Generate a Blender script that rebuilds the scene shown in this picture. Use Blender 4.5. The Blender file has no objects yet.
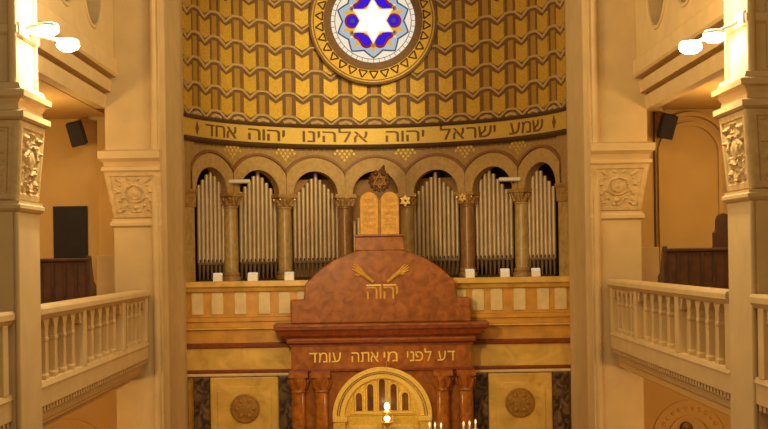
import bpy, bmesh, math, random
from math import sin, cos, pi, radians, sqrt
from mathutils import Vector, Matrix, noise
random.seed(7)
S = bpy.context.scene
COL = S.collection
E = 6.5                       # eye height above the nave floor
F = 1200.0                    # focal length in pixels of a 768 px wide frame
YC, R = 26.5, 4.72            # apse: centre and radius
D2R = pi / 180

# ------------------------------------------------------------------ materials
def mat(name, col, rough=.6, metal=0.0, var=.12, scale=6.0, bump=0.0, bscale=40.0, col2=None, spec=.4, detail=4, contrast=None, wave=None):
    m = bpy.data.materials.new(name); m.use_nodes = True
    nt = m.node_tree; N = nt.nodes; L = nt.links
    b = N['Principled BSDF']
    b.inputs['Roughness'].default_value = rough
    b.inputs['Metallic'].default_value = metal
    b.inputs['Specular IOR Level'].default_value = spec
    tc = N.new('ShaderNodeTexCoord')
    nz = N.new('ShaderNodeTexNoise'); nz.inputs['Scale'].default_value = scale; nz.inputs['Detail'].default_value = detail
    L.new(tc.outputs['Object'], nz.inputs['Vector'])
    cr = N.new('ShaderNodeValToRGB')
    lo, hi = contrast or (.3, .7)
    cr.color_ramp.elements[0].position = lo; cr.color_ramp.elements[1].position = hi
    a = [c * (1 - var) for c in col]; c2 = col2 or [min(1, c * (1 + var)) for c in col]
    cr.color_ramp.elements[0].color = (*a, 1); cr.color_ramp.elements[1].color = (*c2, 1)
    if wave:
        nz.inputs['Distortion'].default_value = wave
    L.new(nz.outputs['Fac'], cr.inputs['Fac']); L.new(cr.outputs['Color'], b.inputs['Base Color'])
    if bump:
        n2 = N.new('ShaderNodeTexNoise'); n2.inputs['Scale'].default_value = bscale; n2.inputs['Detail'].default_value = 3
        L.new(tc.outputs['Object'], n2.inputs['Vector'])
        bp = N.new('ShaderNodeBump'); bp.inputs['Strength'].default_value = bump; bp.inputs['Distance'].default_value = .02
        L.new(n2.outputs['Fac'], bp.inputs['Height']); L.new(bp.outputs['Normal'], b.inputs['Normal'])
    return m

def emis(name, col, strength):
    m = bpy.data.materials.new(name); m.use_nodes = True
    b = m.node_tree.nodes['Principled BSDF']
    b.inputs['Base Color'].default_value = (*[c * .15 for c in col], 1); b.inputs['Specular IOR Level'].default_value = .1; b.inputs['Roughness'].default_value = .9
    b.inputs['Emission Color'].default_value = (*col, 1); b.inputs['Emission Strength'].default_value = strength
    return m

M = {}
M['stone'] = mat('cream_stone', (.59, .42, .195), .75, var=.07, scale=2.2, bump=.12, bscale=30)
M['stone_carved'] = mat('carved_stone', (.55, .38, .165), .75, var=.15, scale=9, bump=.2, bscale=60)
M['wall'] = mat('plaster_wall', (.62, .40, .13), .8, var=.05, scale=1.5, bump=.05)
M['arch'] = mat('painted_arch', (.40, .24, .08), .6, var=.18, scale=14, bump=.15, bscale=60)
M['archlight'] = mat('archivolt_stone', (.50, .315, .11), .6, var=.15, scale=10, bump=.15, bscale=50)
M['redline'] = mat('red_brown_line', (.26, .11, .04), .5, var=.2, scale=20)
M['brown'] = mat('brown_mosaic', (.19, .095, .03), .55, var=.3, scale=30, bump=.3, bscale=90)
M['dbrown'] = mat('dark_brown_mosaic', (.085, .042, .02), .5, var=.3, scale=30)
M['gold'] = mat('gold_mosaic', (.68, .42, .055), .42, .35, var=.3, scale=38, bump=.35, bscale=120, detail=6)
M['gold2'] = mat('dull_gold_mosaic', (.46, .26, .04), .5, .25, var=.22, scale=38, bump=.35, bscale=120)
M['bead'] = mat('tan_bead_mosaic', (.58, .40, .18), .5, .1, var=.2, scale=40, bump=.25, bscale=100)
M['frieze'] = mat('gold_frieze_mosaic', (.74, .50, .11), .42, .3, var=.18, scale=45, bump=.35, bscale=130, detail=6)
M['letter'] = mat('brown_letter_mosaic', (.17, .08, .022), .5, var=.2, scale=50)
M['gilt'] = mat('gilded_metal', (.85, .55, .12), .32, .75, var=.1, scale=15)
M['giltletter'] = mat('gilt_letters', (.90, .62, .16), .35, .3, var=.1, scale=25)
M['red'] = mat('red_marble', (.29, .078, .008), .36, var=.35, scale=5.0, col2=(.39, .125, .016), spec=.35, detail=8, wave=.6)
M['reddark'] = mat('dark_red_marble', (.20, .042, .010), .3, var=.3, scale=8, spec=.5, detail=8)
M['redcol'] = mat('polished_red_marble', (.33, .09, .009), .18, var=.35, scale=7, col2=(.46, .16, .02), spec=.6, detail=8)
M['cream'] = mat('honey_marble', (.66, .38, .06), .35, var=.22, scale=2.4, col2=(.78, .50, .12), spec=.5, detail=8, wave=.8)
M['honey'] = mat('orange_honey_marble', (.56, .27, .032), .4, var=.2, scale=3.5, spec=.5, detail=8)
M['pale'] = mat('pale_marble', (.66, .50, .23), .4, var=.12, scale=4, spec=.5)
M['black'] = mat('black_marble', (.045, .024, .016), .28, var=.4, scale=4.5, col2=(.34, .20, .10), spec=.5, detail=9, contrast=(.38, .8), wave=1.5)
M['medal'] = mat('bronze_medallion', (.34, .17, .025), .5, .2, var=.25, scale=16, bump=.4, bscale=40)
M['pipe'] = mat('tin_pipe', (.60, .44, .25), .36, .2, var=.12, scale=3)
M['foot'] = mat('dark_pipe_foot', (.22, .14, .075), .4, .3, var=.2, scale=4)
M['mouth'] = mat('pipe_mouth', (.06, .035, .02), .7)
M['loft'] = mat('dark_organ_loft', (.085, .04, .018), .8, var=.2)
M['loftpanel'] = mat('brown_organ_panel', (.36, .18, .055), .6, var=.2, scale=3)
M['column'] = mat('honey_column_marble', (.50, .30, .085), .3, var=.28, scale=5, col2=(.62, .42, .16), spec=.5, detail=8, wave=.8)
M['redcolumn'] = mat('brown_column_marble', (.32, .15, .05), .3, var=.3, scale=5, spec=.5, detail=8, wave=.8)
M['capital'] = mat('bronzed_capital', (.44, .25, .08), .45, .15, var=.3, scale=14, bump=.3, bscale=40)
M['wood'] = mat('dark_walnut', (.06, .025, .013), .42, var=.35, scale=4, spec=.4, detail=6)
M['wood2'] = mat('walnut_boards', (.08, .034, .017), .45, var=.3, scale=5, detail=6)
M['blackish'] = mat('black_plastic', (.02, .014, .012), .55, var=.2)
M['grille'] = mat('speaker_grille', (.03, .021, .02), .8, var=.3, scale=60)
M['doorblack'] = mat('dark_door_leaf', (.018, .012, .010), .7, var=.2)
M['metal'] = mat('brown_conduit', (.10, .055, .025), .5, .2)
M['white'] = mat('white_enamel', (.85, .80, .70), .45, var=.03)
M['floor'] = mat('floor_boards', (.30, .17, .07), .5, var=.15, scale=3)
M['tablet'] = mat('gold_tablet', (.56, .29, .04), .5, .15, var=.18, scale=10, bump=.3, bscale=30)
M['emblem'] = mat('dark_bronze', (.12, .055, .025), .45, .3, var=.3, scale=14)
M['slot'] = mat('dark_amber_glass', (.14, .055, .012), .2, var=.4, scale=4)
M['ochre_line'] = mat('ochre_groove', (.40, .21, .04), .5, var=.2, scale=12)
M['lamp'] = emis('lamp_bulb', (1, .86, .62), 34)
M['eternal'] = emis('eternal_flame', (1, .86, .55), 7)
M['flame'] = emis('candle_bulb', (1, .70, .30), 1.6)
M['boxlight'] = emis('box_light_glass', (1, .80, .50), .55)
# stained glass (emission in the material stands in for daylight from behind)
G = {'gw': ((1, .95, .86), 1.1), 'gy': ((1, .80, .42), .9), 'gcream': ((.98, .86, .68), .8), 'gice': ((.56, .68, .84), .62),
     'gblue': ((.055, .012, .80), .75), 'gred': ((.50, .03, .05), .45), 'gochre': ((.90, .48, .07), .75), 'gsteel': ((.12, .18, .32), .35), 'gorange': ((.66, .30, .05), .6)}
for k, (c, s) in G.items():
    M[k] = emis('stained_glass_' + {'gw': 'white', 'gy': 'yellow', 'gcream': 'cream', 'gice': 'ice', 'gblue': 'cobalt', 'gred': 'ruby', 'gochre': 'ochre', 'gsteel': 'steel', 'gorange': 'amber'}[k], c, s)
M['lead'] = mat('window_lead', (.10, .05, .025), .6)

# ------------------------------------------------------------------ mesh builder
class MB:
    def __init__(s): s.v = []; s.f = []; s.m = []
    def face(s, pts, m=0):
        i = len(s.v); s.v += [tuple(p) for p in pts]; s.f.append(list(range(i, i + len(pts)))); s.m.append(m)
    def box(s, x0, x1, y0, y1, z0, z1, m=0):
        i = len(s.v)
        s.v += [(x, y, z) for z in (z0, z1) for y in (y0, y1) for x in (x0, x1)]
        for f in ((0, 1, 3, 2), (4, 6, 7, 5), (0, 4, 5, 1), (2, 3, 7, 6), (0, 2, 6, 4), (1, 5, 7, 3)):
            s.f.append([i + k for k in f]); s.m.append(m)
    def loft(s, rings, cap=True, m=0, closed=True):
        i = len(s.v); n = len(rings[0])
        for r in rings: s.v += [tuple(p) for p in r]
        for a in range(len(rings) - 1):
            for k in range(n if closed else n - 1):
                q = (k + 1) % n
                s.f.append([i + a * n + k, i + a * n + q, i + (a + 1) * n + q, i + (a + 1) * n + k]); s.m.append(m)
        if cap:
            s.f.append([i + k for k in range(n)][::-1]); s.m.append(m)
            s.f.append([i + (len(rings) - 1) * n + k for k in range(n)]); s.m.append(m)
    def prism(s, poly, f0, f1, m=0):          # poly of 2D points, f0/f1 map them to the two end faces
        s.loft([[f0(*p) for p in poly], [f1(*p) for p in poly]], True, m)
    def lathe(s, prof, c=(0, 0, 0), n=20, m=0, axis='z'):
        rings = []
        for r, z in prof:
            ring = []
            for k in range(n):
                a = 2 * pi * k / n; x, y = r * cos(a), r * sin(a)
                ring.append((c[0] + x, c[1] + y, c[2] + z) if axis == 'z' else (c[0] + x, c[1] + z, c[2] + y) if axis == 'y' else (c[0] + z, c[1] + x, c[2] + y))
            rings.append(ring)
        s.loft(rings, True, m)
    def tube(s, pts, r, n=8, m=0):
        pts = [Vector(p) for p in pts]; rings = []
        for i, p in enumerate(pts):
            d = (pts[min(i + 1, len(pts) - 1)] - pts[max(i - 1, 0)]).normalized()
            u = d.orthogonal().normalized() if i == 0 else (u - d * u.dot(d)).normalized()
            w = d.cross(u); rr = r[i] if isinstance(r, (list, tuple)) else r
            rings.append([p + (u * cos(2 * pi * k / n) + w * sin(2 * pi * k / n)) * rr for k in range(n)])
        s.loft(rings, True, m)
    def build(s, name, mats, parent=None, smooth=0, bevel=0, base=None):
        mats = mats if isinstance(mats, (list, tuple)) else [mats]
        if parent is None:
            xs, ys, zs = zip(*s.v)
            o_ = Vector(base) if base else Vector(((min(xs) + max(xs)) / 2, (min(ys) + max(ys)) / 2, min(zs)))
        else:
            o_ = Vector((0, 0, 0)); p = parent
            while p: o_ += p.location; p = p.parent
        me = bpy.data.meshes.new(name)
        me.from_pydata([tuple(Vector(v) - o_) for v in s.v], [], s.f)
        for m in mats: me.materials.append(M[m])
        for p, mi in zip(me.polygons, s.m): p.material_index = mi
        bm = bmesh.new(); bm.from_mesh(me)
        bmesh.ops.remove_doubles(bm, verts=bm.verts, dist=1e-5)
        bmesh.ops.recalc_face_normals(bm, faces=bm.faces)
        bm.to_mesh(me); bm.free()
        if smooth: me.shade_smooth(); me.set_sharp_from_angle(angle=radians(smooth))
        o = bpy.data.objects.new(name, me); COL.objects.link(o)
        if parent: o.parent = parent
        else: o.location = o_
        if bevel:
            b = o.modifiers.new('Bevel', 'BEVEL'); b.width = bevel; b.segments = 2; b.limit_method = 'ANGLE'
        return o

def tag(o, label, cat, group=None):
    o['label'] = label; o['category'] = cat
    if group: o['group'] = group
    return o
def struct(o, label=None):
    o['kind'] = 'structure'
    o['label'] = label or o.name.replace('_', ' ')
    o['category'] = o.name.split('_')[0]
    return o
def thing(name, label, cat, loc, group=None):
    o = bpy.data.objects.new(name, None); COL.objects.link(o); o.location = loc
    o.empty_display_size = .2
    return tag(o, label, cat, group)
def dup(o, loc=None, rotz=None, label=None, parent=None):
    c = o.copy(); COL.objects.link(c)
    if parent: c.parent = parent
    if loc is not None: c.location = loc
    if rotz is not None: c.rotation_euler = (0, 0, rotz)
    if label: c['label'] = label
    for ch in list(o.children): dup(ch, parent=c)
    return c
def Z(z): return E + z
def cyl(th, z, off=0):        # th in degrees from the axis, off outwards from the apse wall face
    t = th * D2R; rr = R + off
    return (rr * sin(t), YC + rr * cos(t), Z(z))
def sweep(prof, t0, t1, n, mb, m=0):   # prof: closed loop of (off, z)
    mb.loft([[cyl(t0 + (t1 - t0) * k / n, z, o) for o, z in prof] for k in range(n + 1)], True, m)
def lin(a, b, n): return [a + (b - a) * k / n for k in range(n + 1)]

# ------------------------------------------------------------------ apse wall with its mosaic lattice
TH = 72
def apse():
    mb = MB()
    # plain drum and half dome behind the mosaic
    for a, b in zip(lin(-TH, TH, 72)[:-1], lin(-TH, TH, 72)[1:]):
        mb.face([cyl(a, 2.7), cyl(b, 2.7), cyl(b, 8.0), cyl(a, 8.0)])
        for p0, p1 in zip(lin(0, 80, 8)[:-1], lin(0, 80, 8)[1:]):
            mb.face([cyl(t, 8.0 + R * sin(p * D2R), R * cos(p * D2R) - R) for t, p in ((a, p0), (b, p0), (b, p1), (a, p1))], 1)
    wall = struct(mb.build('wall_apse', ['brown', 'gold2'], smooth=40), 'curved apse wall covered in gold mosaic lattice')
    # surface pattern: gold shields, side bands, tan zigzag beads
    pm = MB(); pitch, rowh, z0 = 9.25, .60, 3.42
    a2m = 1 / (R * D2R)
    def inwin(th, z): return (th * R * D2R) ** 2 + (z - 6.03) ** 2 < 1.5 ** 2
    def poly(pts, off, m, th=.03):
        pm.loft([[cyl(t, z, 0) for t, z in pts], [cyl(t, z, -off) for t, z in pts]], True, m)
    for r in range(-1, 8):
        zb = z0 + r * rowh
        for k in range(-8, 8):
            c = (k + .5) * pitch
            w = .19 * a2m; v = .10
            if abs(c) < TH - 2.4:
                za, zt = zb + .055, zb + rowh - .145
                if r == -1: za = 3.36
                lo = [(c - w, za + v), (c, za), (c + w, za + v)] if r >= 0 else [(c - w, za), (c, za), (c + w, za)]
                hi = [(c + w, zt + v), (c, zt), (c - w, zt + v)]
                mid = (zb + zb + rowh) / 2
                if not inwin(c, mid): poly(lo + hi, .045, 0)
            # band between shields
            d = k * pitch
            if abs(d) < TH - 2:
                w2 = .085 * a2m
                za, zt = zb + v + .07, zb + rowh + v - .05
                if r == -1: za = 3.36
                if not inwin(d, (za + zt) / 2): poly([(d - w2, za), (d + w2, za), (d + w2, zt), (d - w2, zt)], .02, 1)
            # tan beads: V below the shield, arch over the band
            if r >= 0:
                seg = []
                hw = .5 * pitch; e = .23 * a2m
                pts = [(c - hw, zb + v + .05), (c - e, zb + v + .035), (c - .17 * a2m, zb + v - .005), (c, zb - .04), (c + .17 * a2m, zb + v - .005), (c + e, zb + v + .035), (c + hw, zb + v + .05)]
                pts = [p for p in pts if abs(p[0]) <= TH]
                run = []
                for p in pts + [None]:
                    if p and not inwin(*p): run.append(p)
                    else:
                        if len(run) > 1: pm.tube([cyl(t, z, -.028) for t, z in run], .036, 6, 2)
                        run = []
    for d in range(-8, 9):      # the little tan blocks that close the bottom of the bands
        if abs(d * pitch) < TH - 2:
            pm.tube([cyl(d * pitch - .17 * a2m, 3.40, -.03), cyl(d * pitch, 3.455, -.03), cyl(d * pitch + .17 * a2m, 3.40, -.03)], .05, 6, 2)
    pm.build('mosaic_lattice', ['gold', 'gold2', 'bead'], wall)
    # frieze
    fr = MB()
    sweep([(.2, 2.86), (-.05, 2.86), (-.05, 3.30), (.2, 3.30)], -TH, TH, 72, fr)
    fo = struct(fr.build('trim_frieze', 'frieze'), 'curved gold mosaic frieze with dark Hebrew lettering')
    c = MB(); sweep([(.2, 3.29), (-.09, 3.29), (-.11, 3.33), (-.09, 3.38), (.2, 3.38)], -TH, TH, 72, c); c.build('upper_moulding', 'dbrown', fo)
    c = MB(); sweep([(.2, 2.76), (-.09, 2.76), (-.12, 2.81), (-.09, 2.87), (.2, 2.87)], -TH, TH, 72, c); c.build('lower_moulding', 'dbrown', fo)
    return wall, fo
APSE, FRIEZE = apse()

# ------------------------------------------------------------------ Hebrew letters (glyph outlines turned into thin raised meshes)
_g = {'ד': ([(.01, .509), (.317, .509), (.407, .509), (.498, .509), (.498, .592), (.01, .592), (.317, 0), (.407, 0)], [[0, 1, 2, 3, 4, 5], [6, 7, 2, 1]]),
      'ת': ([(.06, .509), (.13, .509), (.22, .509), (.497, .509), (.587, .509), (.55, .592), (.06, .592), (.497, 0), (.587, 0), (.035, 0), (.2, 0), (.22, .08), (.13, .08), (.035, .08)],
            [[0, 1, 2, 3, 4, 5, 6], [7, 8, 4, 3], [12, 11, 2, 1], [9, 10, 11, 12, 13]])}
def glyph(ch):
    if ch not in _g:
        cu = bpy.data.curves.new('glyph', 'FONT'); cu.body = ch; cu.size = 1
        o = bpy.data.objects.new('glyph', cu); COL.objects.link(o)
        bpy.context.view_layer.update()
        me = o.evaluated_get(bpy.context.evaluated_depsgraph_get()).to_mesh()
        _g[ch] = ([(v.co.x, v.co.y) for v in me.vertices], [list(p.vertices) for p in me.polygons])
        COL.objects.unlink(o); bpy.data.objects.remove(o); bpy.data.curves.remove(cu)
    return _g[ch]
def word(mb, text, x0, x1, z0, z1, fn, top=.592):
    """text in reading order (right to left) fitted to x0..x1; fn(x, z, front) -> 3D"""
    gl = [glyph(c) for c in reversed(text)]; gap = .09
    ext = [(min(v[0] for v in g[0]), max(v[0] for v in g[0])) for g in gl]
    tot = sum(b - a for a, b in ext) + gap * (len(gl) - 1)
    k = (x1 - x0) / tot; kz = (z1 - z0) / top; x = x0
    for (vs, fs), (a, b) in zip(gl, ext):
        i = len(mb.v); n = len(vs)
        for front in (0, 1):
            mb.v += [fn(x + (vx - a) * k, z0 + vy * kz, front) for vx, vy in vs]
        for f in fs:
            mb.f.append([i + n + q for q in f]); mb.m.append(0)
        edges = {}
        for f in fs:
            for p, q in zip(f, f[1:] + f[:1]): edges[(p, q)] = 1
        for (p, q) in edges:
            if (q, p) not in edges: mb.f.append([i + p, i + q, i + n + q, i + n + p]); mb.m.append(0)
        x += (b - a + gap) * k
def px_theta(px):              # angle on the apse seen at a picture column (camera stands at x = -.12)
    lo, hi = -80.0, 80.0
    for _ in range(50):
        t = (lo + hi) / 2
        q = 374 - .12 * 0 + F * (R * sin(t * D2R)) / (YC + R * cos(t * D2R))
        if q < px: lo = t
        else: hi = t
    return lo
def frieze_fn(x, z, front): return cyl(x, z, -.05 - .018 * front)
for text, a, b in (('אחד', 203, 234), ('יהוה', 246, 283), ('אלהינו', 301, 367), ('יהוה', 385, 424), ('ישראל', 440, 496), ('שמע', 510, 544)):
    mb = MB(); word(mb, text, px_theta(a), px_theta(b), 2.93, 3.21, frieze_fn)
    mb.build('lettering', 'letter', FRIEZE)
for p in (194, 555):
    mb = MB(); t = px_theta(p)
    mb.prism([(t, 3.24), (t + .8, 3.08), (t, 2.92), (t - .8, 3.08)], lambda x, z: cyl(x, z, -.05), lambda x, z: cyl(x, z, -.07))
    mb.build('diamond_mark', 'letter', FRIEZE)

# ------------------------------------------------------------------ round stained glass window
def window():
    cx, cz, yf = 0, Z(6.03), YC + sqrt(R * R - 1.62 ** 2) - .03
    root = bpy.data.objects.new('window_1', None); COL.objects.link(root); root.location = (0, yf, cz - 1.62)
    struct(root, 'round stained glass window with a six pointed star'); root['category'] = 'window'
    def ring(mb, r0, r1, y0, y1, m=0, n=96):
        rs = []
        for k in range(n + 1):
            a = 2 * pi * k / n
            rs.append([(cx + r * cos(a), y, cz + r * sin(a)) for r, y in ((r0, y1), (r0, y0), (r1, y0), (r1, y1))])
        mb.loft(rs, False, m)
    mb = MB(); ring(mb, 1.26, 1.60, yf - .03, yf + .3); mb.build('mosaic_ring', 'gold', root, smooth=30)
    mb = MB(); ring(mb, 1.59, 1.65, yf - .08, yf + .35); ring(mb, 1.525, 1.55, yf - .05, yf); mb.build('outer_moulding', 'brown', root, smooth=30)
    mb = MB(); ring(mb, 1.085, 1.27, yf - .06, yf + .2); mb.build('inner_frame', 'brown', root, smooth=30)
    mb = MB(); nt = 30
    for k in range(nt):
        a = 2 * pi * (k + .5) / nt; pts = []
        for r, da in ((1.31, -.085), (1.31, .085), (1.49, 0)):
            pts.append((cx + r * cos(a + da), cz + r * sin(a + da)))
        c = [sum(p[i] for p in pts) / 3 for i in (0, 1)]
        for kk, (p, q) in enumerate(zip(pts, pts[1:] + pts[:1])):
            mb.tube([(p[0], yf - .04, p[1]), (q[0], yf - .04, q[1])], .02, 6)
    mb.build('triangle_border', 'dbrown', root)
    # glass
    yg = yf + .04; g = MB()
    names = ['gcream', 'gice', 'gblue', 'gred', 'gochre', 'gsteel', 'gw', 'gy', 'gorange']
    ix = {n: i for i, n in enumerate(names)}
    lay = [0]
    def plate(poly, m):
        lay[0] += 1; y1 = yg - .0012 * lay[0]
        g.prism(poly, lambda x, z: (cx + x, yg + .03, cz + z), lambda x, z: (cx + x, y1, cz + z), ix[m])
    def circ(x, z, r, n=24): return [(x + r * cos(2 * pi * k / n), z + r * sin(2 * pi * k / n)) for k in range(n)]
    def pol(r, d): return (r * cos(d * D2R), r * sin(d * D2R))
    def star(n, ro, ri, ph, sub=6, bow=0):
        p = []
        for k in range(n):
            a = ph + 360 / n * k; b = a + 180 / n; c2 = a + 360 / n
            for (r0, a0, r1, a1) in ((ro, a, ri, b), (ri, b, ro, c2)):
                for q in range(sub):
                    t = q / sub; r = r0 + (r1 - r0) * t - bow * sin(pi * t)
                    p.append(pol(r, a0 + (a1 - a0) * t))
        return p
    plate(circ(0, 0, 1.09, 64), 'gcream')
    plate(star(10, .97, .81, 18, 6, .01), 'gsteel')
    plate(star(10, .925, .765, 18, 6, .01), 'gice')
    for k in range(10):        # ochre darts in the points
        a = 18 + 36 * k
        plate([pol(.86, a), pol(.62, a - 7), pol(.62, a + 7)], 'gochre')
        plate([pol(.74, a + 18), pol(.64, a + 14), pol(.64, a + 22)], 'gcream')
    plate(star(12, .70, .64, 0, 4), 'gochre')
    blobs = []
    for k in range(6):
        if k in (0, 3): blobs.append((.53, 60 * k, .15)); continue
        sg = 1 if k in (1, 4) else -1
        blobs += [(.55, 60 * k + 12 * sg, .125), (.52, 60 * k + 3 * sg, .10), (.50, 60 * k - 8 * sg, .085), (.52, 60 * k - 19 * sg, .08)]
    for r_, a_, w_ in blobs:
        x, z = pol(r_ + .015, a_); plate(circ(x, z, w_ + .04, 20), 'gred')
    for r_, a_, w_ in blobs:
        x, z = pol(r_, a_); plate(circ(x, z, w_, 20), 'gblue')
    for k in (0, 3):
        x, z = pol(.53, 60 * k); plate(circ(x, z, .055, 14), 'gsteel')
    for k in range(6):
        x, z = pol(.63, 30 + 60 * k); plate(circ(x, z, .06, 14), 'gorange')
        if k in (0, 2, 3, 5): x, z = pol(.62, 30 + 60 * k); plate(circ(x, z, .035, 12), 'gsteel')
    hexa = []
    for k in range(6): hexa += [pol(.60, 30 + 60 * k), pol(.345, 60 + 60 * k)]
    plate(hexa, 'gy')
    hexa = []
    for k in range(6): hexa += [pol(.53, 30 + 60 * k), pol(.305, 60 + 60 * k)]
    plate(hexa, 'gw')
    g.build('glass', names, root)
    ld = MB()
    for k in range(44):
        a = 360 / 44 * k
        ld.tube([(cx + pol(.985, a)[0], yg - .02, cz + pol(.985, a)[1]), (cx + pol(1.09, a)[0], yg - .02, cz + pol(1.09, a)[1])], .008, 4)
    for r in (.985,):
        ld.tube([(cx + pol(r, a)[0], yg - .02, cz + pol(r, a)[1]) for a in range(0, 361, 6)], .011, 4)
    ld.build('leading', 'lead', root)
window()

# ------------------------------------------------------------------ arcade of seven arches
PITCH, HALF, SPR = 19.4, .60, 1.58
HA = HALF / (R * D2R)
def arcade():
    mb = MB()
    def bottom(t):             # z of the lower edge of the wall at angle t
        d = t - PITCH * round(t / PITCH)
        if abs(t) > 3.5 * PITCH: return SPR
        return SPR + sqrt(max(0, 1 - (d / HA) ** 2)) * HALF if abs(d) < HA else SPR
    ts = set()
    for b in range(-3, 4):
        for k in range(25):
            ts.add(round(b * PITCH - HA * cos(pi * k / 24), 4))
    ts |= {-TH, TH}
    ts = sorted(ts)
    for a, b in zip(ts[:-1], ts[1:]):
        za, zb = bottom(a), bottom(b)
        f = lambda t, z, o: cyl(t, z, o)
        mb.face([f(a, za, 0), f(b, zb, 0), f(b, 2.8, 0), f(a, 2.8, 0)])
        mb.face([f(a, za, .25), f(b, zb, .25), f(b, 2.8, .25), f(a, 2.8, .25)])
        mb.face([f(a, za, 0), f(b, zb, 0), f(b, zb, .25), f(a, za, .25)])
    o = struct(mb.build('wall_arcade', 'arch'), 'curved arcade wall of seven round arches before the organ')
    # archivolts
    for b in range(-3, 4):
        for nm, r0, r1, off, m in (('archivolt', .60, .93, -.035, 'archlight'), ('arch_moulding', .96, 1.02, -.055, 'redline')):
            am = MB(); rings = []
            for k in range(33):
                a = pi * k / 32
                rg = []
                for r, of in ((r0, .02), (r0, off), (r1, off), (r1, .02)):
                    x = r * cos(a); z = SPR + r * sin(a)
                    th = b * PITCH + x / (R * D2R)
                    lim = PITCH / 2
                    th = min(max(th, b * PITCH - lim), b * PITCH + lim)
                    rg.append(cyl(th, z, of))
                rings.append(rg)
            am.loft(rings, True); am.build(nm, m, o, smooth=35)
    # gilded diaper in the spandrels
    sp = MB()
    for b in range(-3, 3):
        c = (b + .5) * PITCH
        for i, j in ((-1, 2), (0, 2), (1, 2), (-.5, 1), (.5, 1), (0, 0), (-2, 2), (2, 2), (-1.5, 3), (-.5, 3), (.5, 3), (1.5, 3)):
            t, z, h = c + i * 1.5, 2.47 + j * .08, .045
            sp.prism([(t - .5, z), (t, z + h), (t + .5, z), (t, z - h)], lambda x, zz: cyl(x, zz, .01), lambda x, zz: cyl(x, zz, -.02))
    sp.build('spandrel_mosaic', 'frieze', o)
    # end pilasters
    for s, nm in ((-1, 'left'), (1, 'right')):
        p = MB()
        t0, t1 = s * 66.3, s * 72
        sweep([(.25, -.56), (-.02, -.56), (-.02, SPR), (.25, SPR)], t0, t1, 6, p)
        po = struct(p.build('trim_pilaster', 'column'), 'marble pilaster at the %s end of the arcade' % nm)
        q = MB(); sweep([(.25, 1.2), (-.05, 1.2), (-.06, SPR - .08), (-.1, SPR), (-.1, SPR + .04), (.25, SPR + .04)], t0 - s * .3, t1, 6, q); q.build('capital', 'capital', po)
    # loft behind: floor, back wall, ceiling
    lf = MB()
    pts = [cyl(t, -.6, 1.4) for t in lin(-TH, TH, 36)]
    lf.prism([(p[0], p[1]) for p in pts], lambda x, y: (x, y, Z(-.75)), lambda x, y: (x, y, Z(-.58)))
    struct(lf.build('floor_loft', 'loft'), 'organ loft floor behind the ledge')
    lw = MB()
    sweep([(1.4, -.75), (1.5, -.75), (1.5, 2.9), (1.4, 2.9)], -TH - 6, TH + 6, 48, lw)
    sweep([(.39, 2.75), (1.45, 2.75), (1.45, 2.85), (.39, 2.85)], -TH - 6, TH + 6, 48, lw)
    for s in (-1, 1):
        sweep([(.4, -.75), (1.5, -.75), (1.5, 2.9), (.4, 2.9)], s * 77, s * 78, 1, lw)
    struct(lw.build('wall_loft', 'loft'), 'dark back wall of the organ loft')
arcade()

# ------------------------------------------------------------------ arcade columns
def arcade_columns():
    root = thing('arcade_column', 'x', 'column', (0, 0, 0), 'marble columns of the organ arcade')
    mb = MB(); mb.lathe([(.24, 0), (.24, .08), (.20, .11), (.22, .15), (.20, .19), (.178, .22)], n=24); mb.build('base', 'capital', root, smooth=40)
    mb = MB(); mb.lathe([(.178, .21), (.182, .6), (.178, 1.2), (.168, 1.78), (.19, 1.8), (.19, 1.83), (.165, 1.85)], n=24); mb.build('shaft', 'column', root, smooth=40)
    cp = MB(); cp.lathe([(.165, 1.83), (.17, 1.9), (.20, 1.98), (.23, 2.06)], n=24)
    cp.box(-.27, .27, -.24, .24, 2.07, 2.16)
    for k in range(8):
        a = 2 * pi * k / 8 + pi / 8; rr = .19
        cp.tube([(rr * cos(a), rr * sin(a), 1.86), ((rr + .03) * cos(a), (rr + .03) * sin(a), 1.95), ((rr + .075) * cos(a), (rr + .075) * sin(a), 2.0), ((rr + .08) * cos(a), (rr + .08) * sin(a), 1.965)], [.05, .05, .035, .02], 6)
        a += pi / 8
        cp.tube([(.2 * cos(a), .2 * sin(a), 1.94), (.25 * cos(a), .25 * sin(a), 2.05), (.27 * cos(a), .27 * sin(a), 2.02)], [.04, .035, .02], 6)
    cp.build('capital', 'capital', root, smooth=50)
    lp = MB()
    for k in range(4):
        a = pi / 4 + k * pi / 2
        lp.lathe([(.005, -.03), (.03, -.015), (.03, .015), (.005, .03)], (.29 * cos(a), .27 * sin(a), 2.03), 8)
    lp.build('volute', 'gilt', root, smooth=40)
    labels = ['honey marble column with capital, first from the left end of the arcade', 'honey marble column with capital, second from the left end of the arcade',
              'brown marble column with capital just left of the gold tablets', 'marble column with capital and gold star just right of the gold tablets',
              'brownish marble column with gilded capital, second from the right end of the arcade', 'honey marble column with capital, last at the right end of the arcade']
    for i, t in enumerate([-2.5, -1.5, -.5, .5, 1.5, 2.5]):
        th = t * PITCH; p = cyl(th, -.58, .09)
        o = root if i == 0 else dup(root)
        o.location = p; o.rotation_euler = (0, 0, -th * D2R); o['label'] = labels[i]
        if i in (2, 4):
            for c in o.children:
                if c.name.startswith('shaft'):
                    c.data = c.data.copy(); c.data.materials[0] = M['redcolumn']
arcade_columns()

def star_poly(r, ri=None, ph=90):
    p = []
    for k in range(6):
        p.append((r * cos((ph + 60 * k) * D2R), r * sin((ph + 60 * k) * D2R)))
        p.append(((ri or r / sqrt(3)) * cos((ph + 30 + 60 * k) * D2R), (ri or r / sqrt(3)) * sin((ph + 30 + 60 * k) * D2R)))
    return p
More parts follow.
